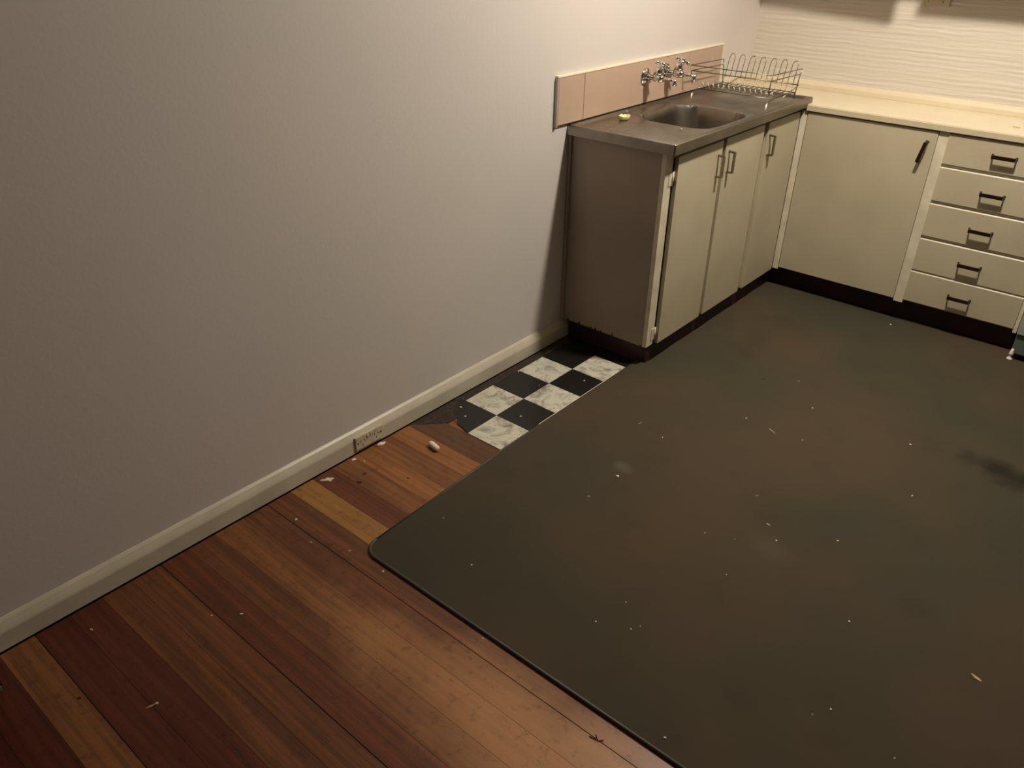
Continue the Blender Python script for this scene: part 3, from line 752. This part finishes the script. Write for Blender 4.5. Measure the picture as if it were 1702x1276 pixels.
flake('paint_flake', 0.042, -1.052, BZ, 0.016, 0.008, 0.005, 1.4, M['chalk'], 'white crumbled plaster flake on the floor under the right end of the outlet', 'flake', None, 2, 10)
flake('paint_flake', 0.042, -1.172, BZ, 0.010, 0.005, 0.003, 1.2, M['chalk'], 'small white flake on the floor just left of the outlet', 'flake', None, 3)
flake('crumb', 0.076, -1.156, BZ, 0.0035, 0.003, 0.003, 0, M['chalk'], 'round white crumb on the boards in front of the outlet', 'crumb', None, 4)
flake('leaf_scrap', 0.152, -1.242, BZ, 0.008, 0.005, 0.004, 0.5, M['brown_bit'], 'dark reddish-brown leaf scrap on the boards beside the paint flake', 'scrap', None, 5)
flake('leaf_scrap', 0.130, -1.200, BZ, 0.006, 0.004, 0.003, 1.5, M['brown_bit'], 'tiny dark scrap on the boards nearer the outlet than the leaf scrap', 'scrap', None, 6)
flake('leaf_scrap', 0.251, -1.123, BZ, 0.007, 0.003, 0.002, 0.2, M['brown_bit'], 'dark flat scrap on the orange boards near the mat edge', 'scrap', None, 7)
flake('straw', 1.028, -0.088, MZ, 0.020, 0.0022, 0.003, -0.45, M['flake'], 'long thin pale splinter on the mat, the longest of them', 'splinter', None, 8)
flake('seed_husk', 1.859, -0.771, MZ, 0.0165, 0.0052, 0.004, -0.25, M['husk'], 'pale pointed husk on the mat near the lower right corner', 'husk', None, 9)
flake('matchstick', 0.440, -2.103, BZ, 0.015, 0.0018, 0.002, 1.33, M['husk'], 'thin pale matchstick-like splinter on the dark boards at lower left', 'splinter', None, 10)
flake('matchstick_tip', 0.4435, -2.090, BZ, 0.0045, 0.0026, 0.003, 1.33, M['flake'], 'pale teardrop-shaped bit at the end of the lower left splinter', 'splinter', None, 10)
flake('crumb', 0.761, -0.675, MZ, 0.0062, 0.0050, 0.006, 0.3, M['chalk'], 'brightest white crumb on the mat, beside the pale scuff', 'crumb', None, 11)
flake('sliver', 1.236, -0.573, MZ, 0.007, 0.0022, 0.002, -0.3, M['chalk'], 'short white sliver on the middle of the mat, pointing toward the door cabinet', 'splinter', None, 12)
flake('sliver', 1.148, -0.466, MZ, 0.006, 0.0016, 0.002, 1.0, M['husk'], 'thin straw-coloured sliver on a reddish patch in the middle of the mat', 'splinter', None, 13)
flake('wood_chip', 0.645, -0.355, MZ, 0.0012, 0.010, 0.002, -0.2, M['husk'], 'hair-thin straw on the mat close to the chequered tiles', 'splinter', None, 14)
flake('dark_scrap', 0.839, 0.247, MZ, 0.009, 0.0035, 0.002, 0.6, M['brown_bit'], 'small dark scrap on the mat in front of the sink cabinet doors', 'scrap', None, 15)
flake('dark_scrap', 0.295, -2.199, BZ, 0.006, 0.003, 0.003, 1.0, M['brown_bit'], 'small black scrap on the pale board near the left corner of the picture', 'scrap', None, 16)
L_ = ['white speck on the mat below and left of its brightest crumb', 'small white speck on the mat nearest its rounded corner, along the lower side', 'lone clear white speck on the mat halfway along its lower side', 'bright white crumb on the mat beside its lower edge at the picture bottom', 'faint pale crumb on the mat just below the short white sliver', 'tiny white speck on the mat well left of the short white sliver', 'clear white crumb on the mat left of and below the dark stain', 'pale crumb on the mat directly above the clear crumb, toward the drawers', 'small white crumb on the mat just left of the longest pale splinter', 'pale crumb on the mat above right of the longest pale splinter', 'white crumb on the mat right of the faint crumb and short sliver', 'tiny white speck on the mat closest to its left edge by the yellow board', 'tiny white speck on the mat right of the hair-thin straw, before the chequered tiles', 'upper right of two white specks close together on the mat near the picture bottom', 'lone pale speck on the mat straight above the two specks near the bottom', 'white crumb on the mat closest to the maroon kickboard under the drawers', 'faint speck on the mat, upper left one of a loose trio above its lower side', 'faint speck on the mat, the lowest one of a loose trio above its lower side', 'faintest speck on the mat, the middle one of a loose trio above its lower side', 'faint white speck on the mat between the loose trio and the short sliver', 'pale speck on the mat between the longest splinter and the crumb left of it', 'faint pale speck on the mat above the dark stain, toward the green stove', 'faint pale speck on the mat between the door cabinet and the longest splinter', 'tiny speck on the mat beside the short sliver, on its left', 'lower left of two white specks close together on the mat near the picture bottom', 'lone pale speck on the mat at the very bottom, right of centre']
for i, (x, y, r) in enumerate(((0.751, -0.821, .0034), (0.684, -1.286, .0034), (1.065, -1.228, .003), (1.376, -1.404, .0038), (1.285, -0.626, .004), (1.110, -0.734, .0028),
        (1.519, -0.140, .004), (1.425, 0.154, .0045), (0.917, -0.070, .0040), (1.071, 0.160, .004), (1.421, -0.507, .004), (0.483, -1.195, .003), (0.753, -0.381, .003),
        (1.627, -1.089, .003), (1.561, -0.795, .003), (1.053, 1.090, .0045), (1.087, -1.120, .0025), (1.148, -1.19, .0028), (1.16, -1.165, .0022), (1.24, -0.85, .003),
        (1.13, -0.07, .0035), (1.75, 0.32, .003), (0.95, 0.32, .003), (1.19, -0.70, .0025), (1.60, -1.13, .0022), (1.78, -1.12, .003))):
    flake('crumb', x, y, MZ, r, r*0.75, r*0.9, i*1.3, M['chalk'], L_[i], 'crumb', 'crumbs scattered over the mat', 20+i, 6)
L_ = ['pale crumb on the dark red board nearest the lower left of the skirting', 'pale crumb on the boards halfway between the lower left corner and the outlet', 'pale crumb on the boards left of the yellow board, near the skirting', 'pale crumb on the boards just left of the yellow board, midway to the mat', "pale crumb on the boards nearest the mat's rounded corner, left of it", "reddish pale crumb on the boards touching the underside of the mat's rounded corner", 'faint pale crumb on the boards left of the worn patch', "pale crumb tucked against the mat's lower edge, over the worn boards"]
for i, (x, y, r) in enumerate(((0.116, -2.085, .005), (0.354, -1.808, .0055), (0.151, -1.486, .0055), (0.267, -1.519, .0045), (0.378, -1.469, .0042), (0.512, -1.462, .0050), (0.30, -1.86, .004), (0.88, -1.456, .0035))):
    flake('crumb', x, y, BZ, r, r*0.6, r*0.6, i*1.1, M['flake'], L_[i], 'crumb', 'crumbs scattered over the boards', 60+i, 6)
L_ = ['pale crumb in the black tile nearest the sink cabinet kickboard', 'pale crumb in the middle of the black tile beside the mat', 'tiny crumb near the mat-side corner of the nearest black tile', "pale crumb on the broken black tile's far corner by the white tile", 'pale crumb at the broken left edge of the black tile', 'pale crumb on the broken black tile near the brown board', 'pale crumb on the dark glue strip by the skirting, beside the tiles', 'tiny crumb on the middle black tile nearest the skirting']
for i, (x, y, r) in enumerate(((0.311, -0.236, .0045), (0.290, -0.600, .0050), (0.350, -0.660, .003), (0.10, -0.60, .005), (0.085, -0.700, .006), (0.14, -0.735, .005), (0.07, -0.35, .004), (0.20, -0.38, .003))):
    flake('crumb', x, y, TZ, r, r*0.7, r*0.6, i*0.9, M['flake'], L_[i], 'crumb', 'crumbs scattered over the tiles', 80+i, 6)
flake('bench_crumb', 1.265, 1.278, CT+0.0002, 0.016, 0.005, 0.004, 0.1, M['husk'], 'dark straw-coloured crumb on the cream benchtop above the drawers', 'crumb', None, 99)

bm = bmesh.new()
add_tube(bm, [(1.245, -1.507, 0.0014), (1.245+0.022, -1.507+0.003, 0.002), (1.245+0.030, -1.507+0.012, 0.0014)], 0.0010, 5)
add_tube(bm, [(1.245+0.020, -1.507+0.003, 0.002), (1.245+0.008, -1.507+0.014, 0.0014)], 0.0008, 5)
tag(obj('twig', bm, M['brown_bit']), 'thin dark forked twig on the worn boards near the bottom edge', 'twig')
# ------------------------------------------------------------ ceiling lamp: the room's only light
t = thing('ceiling_lamp', 'warm flat round lamp hanging from the ceiling above the sink side, out of the frame', 'lamp', (LAMP.x, LAMP.y, ZC))
bm = bmesh.new(); add_lathe(bm, [(0.0, 0.045), (0.012, 0.043), (0.02, 0.02), (0.03, 0.008)], (LAMP.x, LAMP.y, ZC), (0, 0, -1), 20); obj_in('ceiling_rose', bm, M['white_plastic'], t, True)
bm = bmesh.new(); add_lathe(bm, [(0.028, 0.004), (0.055, 0.004), (0.056, 0.016), (0.096, 0.018), (0.1, 0.05), (0.128, 0.068)], (LAMP.x, LAMP.y, ZC), (0, 0, -1), 16); obj_in('lamp_holder', bm, M['white_plastic'], t, True)
em = bpy.data.materials.new('glowing_bulb'); em.use_nodes = True
b = em.node_tree.nodes['Principled BSDF']; b.inputs['Base Color'].default_value = (0.8, 0.8, 0.8, 1)
b.inputs['Emission Color'].default_value = (*LAMP_COL, 1); b.inputs['Emission Strength'].default_value = LAMP_S
bm = bmesh.new(); bmesh.ops.create_uvsphere(bm, u_segments=20, v_segments=12, radius=LAMP_R)
for v in bm.verts: v.co = LAMP + Vector((v.co.x, v.co.y, v.co.z*0.5))
obj_in('diffuser', bm, em, t, True)
